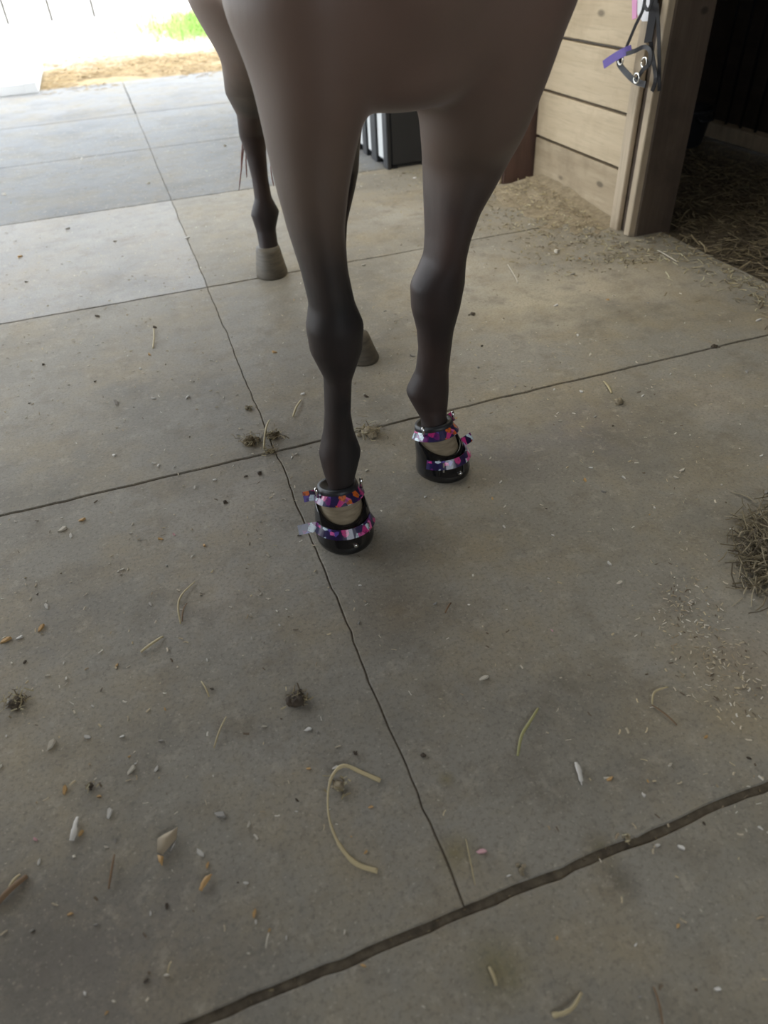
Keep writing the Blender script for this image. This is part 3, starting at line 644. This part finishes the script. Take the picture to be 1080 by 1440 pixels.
clump(420, 985, .024, 'dark crumbly manure clump lying alone on the concrete in front of the horse', M_MAND, 6, .7, 4)
clump(25, 988, .022, 'flat scattered manure crumbs near the left edge of the concrete', M_MAND, 7, .3)
clump(478, 1108, .017, 'brown lump lying inside the long curled hay stem', M_TANL, 3, .7, 3, 'mud_clump')
clump(871, 567, .020, 'pale tan lump on the concrete beyond the boots at right', M_TANL, 4, .8, 2, 'mud_clump')
clump(733, 1224, .011, 'small smooth tan lump beside the wide nearest slab joint', M_TANL, 2, .7, 0, 'mud_clump')
clump(1005, 488, .018, 'dark crumb lying by the end of the slab joint at right', M_MAND, 3, .5, 0, 'mud_clump')
clump(664, 442, .016, 'dark flat crumb on pale concrete just right of the rear front knee', M_MAND, 3, .4, 0, 'mud_clump')
clump(365, 666, .012, 'reddish brown crumb below the slab crossing', M_MAND, 2, .5, 0, 'mud_clump')
clump(317, 706, .012, 'dark brown crumb left of the nearer hoof boot', M_MAND, 2, .6, 0, 'mud_clump')
clump(500, 1060, .006, 'rough dark crumb between the curled hay stem tip and the lengthwise crack', M_MAND, 2, .6, 0, 'mud_clump')
clump(595, 1062, .009, 'small dark crumb on the damp concrete right of the lengthwise crack', M_MAND, 2, .6, 0, 'mud_clump')
clump(128, 1106, .009, 'dark brown chip lying upright above the white splinter', M_MAND, 3, .7, 2, 'mud_clump')
clump(883, 1180, .008, 'tan crumb lodged in the wide nearest slab joint', M_TANL, 3, .7, 2, 'mud_clump')

# single hay stems
M_STEM = mat('hay_stem', (.46, .38, .22), .65); M_FLAT = mat('flat_hay_blade', (.58, .48, .28), .6); M_STEMG = mat('green_hay_stem', (.36, .34, .15), .65); M_STEMB = mat('brown_twig', (.22, .14, .08), .8); M_PALE = mat('bleached_splinter', (.56, .51, .42), .75)
def stem(px, wd, label, m=M_STEM, name='hay_stem', flat=.35, cat='hay stem', arch=.004):
    pts = spline([G(a, b, .0025) for a, b in px], 5); c = pts[len(pts)//2].copy(); c.z = 0
    n = len(pts); pts = [p-c+Vector((0, 0, arch*math.sin(math.pi*i/(n-1)))) for i, p in enumerate(pts)]
    rr = wd if isinstance(wd, list) else [wd*(.75+.25*math.sin(math.pi*i/(n-1))) for i in range(n)]
    if isinstance(wd, list): rr = [wd[0]+(wd[-1]-wd[0])*i/(n-1) if len(wd) == 2 else wd[min(len(wd)-1, int(i/(n-1)*(len(wd)-1)+.5))] for i in range(n)]
    bm = bmesh.new(); tube(bm, pts, rr, 6, flat); o = obj(name, bm, m, None, True); o.location = c; tag(o, label, cat); return o
stem([(535, 1098), (510, 1088), (484, 1079), (468, 1094), (462, 1120), (463, 1150), (470, 1175), (483, 1198), (503, 1217), (531, 1225)], [.0040, .0038, .0034, .0024, .0016, .0016, .0022, .0032, .0040, .0042], 'long flat hay stem curled in a hook on the concrete', M_FLAT, flat=.16, arch=.008)
stem([(757, 996), (744, 1018), (733, 1037), (728, 1063)], .0026, 'thin yellow green hay stem, curved, on the damp concrete', M_STEMG)
stem([(940, 966), (920, 975), (917, 990)], .0018, 'short pale hay stem bent at an angle near the right side')
stem([(917, 992), (935, 1006), (952, 1020)], .0016, 'faint hay stem trailing down from the bent one near the right side', M_STEMB)
stem([(229, 895), (214, 907), (198, 917)], .0036, 'straight tan hay stem lying diagonally left of the horse')
stem([(274, 818), (256, 838), (251, 855), (254, 877)], .0022, 'hooked hay wisp on the concrete left of the nearer boot')
stem([(263, 848), (258, 860), (256, 874)], .0016, 'short hay wisp beside the hooked one', M_STEMB)
stem([(318, 1008), (309, 1030), (301, 1052)], .0016, 'pale straight hay sliver left of the dark manure clump')
stem([(283, 958), (290, 970), (294, 980)], .0016, 'short pale hay sliver above the dark manure clump level')
stem([(161, 1202), (158, 1225), (153, 1250)], .0018, 'thin brown curved twig below the white splinter', M_STEMB, 'twig', .8, 'twig')
stem([(-6, 1275), (12, 1256), (38, 1232)], .0052, 'thick brown stick at the left edge of the floor', M_STEMB, 'stick', .8, 'stick')
stem([(10, 1256), (20, 1240), (28, 1230)], .0026, 'pale peeled sliver lying along the brown stick', M_STEM, 'splinter', .5, 'splinter')
stem([(424, 562), (417, 574), (412, 586)], .0032, 'pale hay stem on the concrete left of the nearer leg')
stem([(381, 590), (376, 610), (371, 632)], .0028, 'pale hay stem leaning across the pair of manure clumps', M_STEM, arch=.02)
stem([(216, 462), (217, 476), (215, 490)], .0028, 'short upright pale hay sliver on the far left slab')
stem([(849, 536), (856, 546), (860, 553)], .004, 'pale hay stub pointing at the tan lump')
stem([(688, 1360), (693, 1372), (698, 1386)], .0024, 'pale tan hay stub below the nearest slab joint')
stem([(818, 1396), (806, 1417), (793, 1426), (777, 1428)], [.0018, .0022, .0026, .0032], 'curved tan hay stub near the bottom of the floor')
stem([(919, 1388), (926, 1412), (932, 1442)], .0014, 'thin orange tan hay sliver at the bottom edge', M_STEMB)
stem([(634, 848), (626, 862)], .002, 'short dark twig in the shadow right of the nearer boot', M_STEMB, 'twig', .8, 'twig')
stem([(378, 1312), (374, 1334)], .001, 'fine white hay thread near the lower left of the floor', M_PALE)
stem([(241, 1352), (236, 1368)], .001, 'fine tan hay thread below the folded leaf', M_STEM)
stem([(600, 350), (640, 352)], .002, 'faint hay thread by the far slab joint', M_STEM)
stem([(714, 372), (725, 392), (728, 398)], .0026, 'pale hay straw on the bright concrete before the post', M_PALE)
stem([(925, 352), (940, 362), (952, 368)], .004, 'pale split hay straw lying near the foot of the dark post', M_PALE)
stem([(655, 1180), (668, 1245)], .0010, 'pale hay thread lying along the lengthwise crack', M_STEM)

# leaf, chips
M_LEAF = mat('dry_leaf', (.36, .29, .20), .75); M_ORCH = mat('orange_wood_chip', (.52, .32, .13), .7); M_WCH = mat('white_chip', (.66, .63, .58), .7); M_PKCH = mat('pink_chip', (.62, .36, .38), .7); M_GYCH = mat('grey_chip', (.30, .28, .25), .8)
c = G(237, 1190); lf = tag(empty('dry_leaf', c), 'folded dry brown leaf with a pale edge on the dark concrete', 'leaf')
def leafpart(name, px, m, hgt, z=.001):
    pts = [G(a, b)-c for a, b in px]; bm = bmesh.new(); top = [p+Vector((0, 0, z+hgt*(.35+.65*abs(math.sin(i*1.3))))) for i, p in enumerate(pts)]
    cen = sum(top, Vector())/len(top)+Vector((0, 0, hgt*.6)); cv = bm.verts.new(cen); cb = bm.verts.new(cen-Vector((0, 0, .0015)))
    tv = [bm.verts.new(p) for p in top]; bv = [bm.verts.new(p-Vector((0, 0, .0012))) for p in top]; n = len(tv)
    for i in range(n):
        j = (i+1) % n; bm.faces.new((tv[i], tv[j], cv)); bm.faces.new((bv[j], bv[i], cb)); bm.faces.new((tv[j], tv[i], bv[i], bv[j]))
    return obj(name, bm, m, lf, True)
leafpart('leaf_blade', [(222, 1200), (224, 1184), (233, 1176), (245, 1171), (252, 1167), (249, 1182), (240, 1196), (230, 1204)], M_LEAF, .010)
o = leafpart('leaf_edge', [(240, 1198), (247, 1188), (251, 1180), (246, 1190)], M_WCH, .005); o['label'] = 'pale curled leaf edge'
leafpart('leaf_stalk', [(222, 1203), (231, 1206), (229, 1219), (224, 1213)], M_ORCH, .004)
chip_shapes = []
for k in range(8):
    bm = bmesh.new(); n = 5+k % 3; pts = []
    for i in range(n):
        a = 2*math.pi*i/n+U(-.3, .3); pts.append(Vector((math.cos(a)*U(.7, 1), math.sin(a)*U(.24, .48), 0)))
    loft(bm, [pts, [p*.85+Vector((0, 0, .30+.2*p.x)) for p in pts]]); me = bpy.data.meshes.new('wood_chip'); bm.normal_update(); bm.to_mesh(me); bm.free(); chip_shapes.append(me)
chip_cache = {}
def chip(px, py, lpx, label, m, ang=None, group=None, name='wood_chip', cat='chip', shape=None, at=None):
    k = random.randrange(8) if shape is None else shape
    if (k, m.name) not in chip_cache:
        me = chip_shapes[k].copy(); me.materials.append(m); chip_cache[(k, m.name)] = me
    o = bpy.data.objects.new(name, chip_cache[(k, m.name)]); link(o)
    p = at or G(px, py); sc = .95*lpx*(p-CP).length/F/2
    o.location = (p.x, p.y, .0006); o.scale = (sc, sc, sc); o.rotation_euler = (0, 0, U(0, 6.28) if ang is None else ang)
    tag(o, label, cat, group); return o
stem([(297, 1230), (290, 1240), (282, 1252)], [.0020, .0042, .0030], 'orange wood chip, long, just right and below the folded leaf', M_ORCH, 'wood_chip', .6, 'chip')
chip(358, 1286, 14, 'small orange wood chip above the nearest slab joint', M_ORCH, 1.1)
chip(282, 1200, 18, 'whitish wood chip close beside the folded leaf', M_WCH, 2.0)
chip(292, 1218, 11, 'light orange crumb between leaf and long orange chip', M_ORCH)
stem([(109, 1149), (107, 1160), (105, 1172), (101, 1182)], [.0026, .0036, .0050, .0040], 'long white splinter standing out on the dark left floor', M_WCH, 'splinter', .45, 'splinter')
chip(114, 1172, 12, 'tiny orange chip touching the long white splinter', M_ORCH)
chip(55, 1213, 10, 'bright white round chip near the left edge', M_WCH)
chip(50, 1181, 9, 'pink round chip near the left edge', M_PKCH)
chip(310, 1146, 22, 'grey wood chip with a dark end right of the upper leaf', M_GYCH, -.6)
chip(350, 1160, 13, 'pale diamond wood chip right of the grey chip', M_PALE, 1.0)
chip(154, 1144, 18, 'thin white shaving standing above the twig', M_WCH, 1.3)
chip(92, 1111, 16, 'orange brown chip left of the dark brown chip', M_ORCH, 1.3)
chip(185, 1083, 18, 'pale tan shaving above the folded leaf at left', M_PALE, .7)
chip(220, 1082, 13, 'white shaving right of the pale tan shaving', M_WCH, .8)
chip(72, 1048, 20, 'tan chip with a long tail near the left edge', M_PALE, 1.0)
chip(123, 1037, 13, 'round white chip left of the dark manure clump, larger', M_WCH)
chip(172, 1036, 9, 'round white chip left of the dark manure clump, smaller', M_WCH)
chip(433, 1026, 14, 'blocky white chip just below the dark manure clump', M_WCH, 0)
chip(472, 1080, 12, 'blocky white chip at the top of the curled hay stem', M_WCH, 0)
chip(372, 1022, 10, 'pale chip left of the blocky white one', M_PALE)
chip(677, 1198, 18, 'pinkish chip on the damp concrete by the lengthwise crack', M_PKCH, -.4)
stem([(810, 1072), (813, 1082), (816, 1094), (818, 1104)], [.0030, .0044, .0034, .0010], 'long grey white shaving like a feather on the right floor', M_WCH, 'shaving', .3, 'shaving')
chip(857, 1096, 15, 'tan flat chip right of the feather shaped shaving', M_ORCH, 0)
chip(905, 1118, 9, 'tiny white chip above the wide nearest joint', M_WCH)
chip(958, 1192, 13, 'white shaving below the wide joint at right', M_WCH, -1.1)
chip(1009, 1391, 11, 'bright white chip near the bottom right', M_WCH)
chip(715, 1232, 8, 'white crumb beside the small tan lump', M_WCH)
chip(58, 884, 16, 'tan triangular chip near the left edge', M_ORCH, .8)
chip(8, 901, 18, 'orange tan chip cut by the left edge', M_ORCH, .2)
chip(28, 897, 12, 'white flat chip right of the orange tan one', M_WCH, .1)
chip(66, 853, 14, 'white crumbly chip above the tan triangular chip', M_WCH)
chip(100, 754, 12, 'bright pinkish white chip below the left slab joint', M_WCH)
chip(115, 732, 14, 'flat tan chip just below the left slab joint', M_ORCH, 0)
chip(88, 745, 16, 'pale chip beside the pinkish white one', M_PALE, .4)
chip(245, 752, 8, 'small pink chip left of the nearer boot', M_PKCH)
chip(164, 567, 16, 'grey tufted chip on the second slab', M_GYCH)
chip(223, 655, 9, 'white speck chip, right of two on the far left joint', M_WCH)
chip(217, 652, 9, 'white speck chip, left of two on the far left joint', M_WCH)
chip(274, 686, 9, 'white speck chip below the far left joint', M_WCH)
chip(959, 662, 13, 'cream chip on the right floor below the tan lump', M_PALE)
chip(877, 672, 9, 'white chip left of the cream chip', M_WCH)
chip(1066, 451, 10, 'square white chip near the right edge of the floor', M_WCH, 0)
chip(857, 793, 11, 'white teardrop chip on the bare right floor', M_WCH, 1.57)
chip(871, 820, 13, 'cream disc chip below the white teardrop chip', M_PALE)
chip(776, 887, 7, 'pink speck chip on the right floor', M_PKCH)
chip(783, 354, 18, 'pale tuft of shaving on bright concrete before the plank wall', M_PALE)
chip(680, 954, 18, 'faint pale disc worn on the damp concrete', M_PALE, 0)
MARKS = [((485, 745), 'the nearer hoof boot'), ((625, 650), 'the farther hoof boot'), ((370, 618), 'the manure pair'), ((420, 985), 'the lone dark manure clump'), ((495, 1150), 'the curled hay stem'), ((237, 1190), 'the folded leaf'),
         ((105, 1168), 'the long white splinter'), ((815, 1085), 'the feather shaped shaving'), ((733, 1224), 'the small smooth tan lump'), ((742, 1030), 'the yellow green stem'), ((870, 567), 'the pale tan lump'), ((1065, 775), 'the hay wad'),
         ((20, 1250), 'the brown stick'), ((383, 385), 'the far rear hoof'), ((915, 335), 'the dark post foot'), ((210, 907), 'the diagonal tan stem'), ((800, 1415), 'the curved bottom stub'), ((100, 750), 'the pinkish white chip'), ((935, 990), 'the bent hay stem')]
DIRS = ['right of', 'lower right of', 'below', 'lower left of', 'left of', 'upper left of', 'above', 'upper right of']
seen = set(); k = tries = 0
while k < 190 and tries < 6000:
    tries += 1
    px, py = U(0, 1080), U(150, 1440)
    p = G(px, py)
    if p.x > 1.85 or p.y > 6 or (p-Vector((.262, 1.168, 0))).length < .1 or (p-Vector((.56, 1.312, 0))).length < .1: continue
    if py > 800 and px > 520 and R_() < .6: continue
    mk = min(MARKS, key=lambda m_: (m_[0][0]-px)**2+(m_[0][1]-py)**2); dx, dy = px-mk[0][0], py-mk[0][1]; dd = math.hypot(dx, dy)
    if dd < 22: continue
    ds = 'just ' if dd < 70 else ('' if dd < 150 else 'well ')
    kind, m_, nm = random.choice([('white shaving', M_WCH, 'shaving'), ('cream shaving', M_PALE, 'shaving'), ('cream shaving', M_PALE, 'shaving'), ('white shaving', M_WCH, 'shaving'), ('orange shaving', M_ORCH, 'shaving'), ('dark crumb', M_MAND, 'crumb'), ('grey crumb', M_GYCH, 'crumb')])
    sz = U(4.5, 10.5); lab = ('tiny ' if sz < 7 else 'small ')+kind+' '+ds+DIRS[int(((math.atan2(dy, dx)/(2*math.pi))*8+.5) % 8)]+' '+mk[1]
    if lab in seen: continue
    seen.add(lab); k += 1
    chip(0, 0, sz, lab, m_, None, 'scattered shavings' if nm == 'shaving' else 'scattered crumbs', nm, nm, None, p)
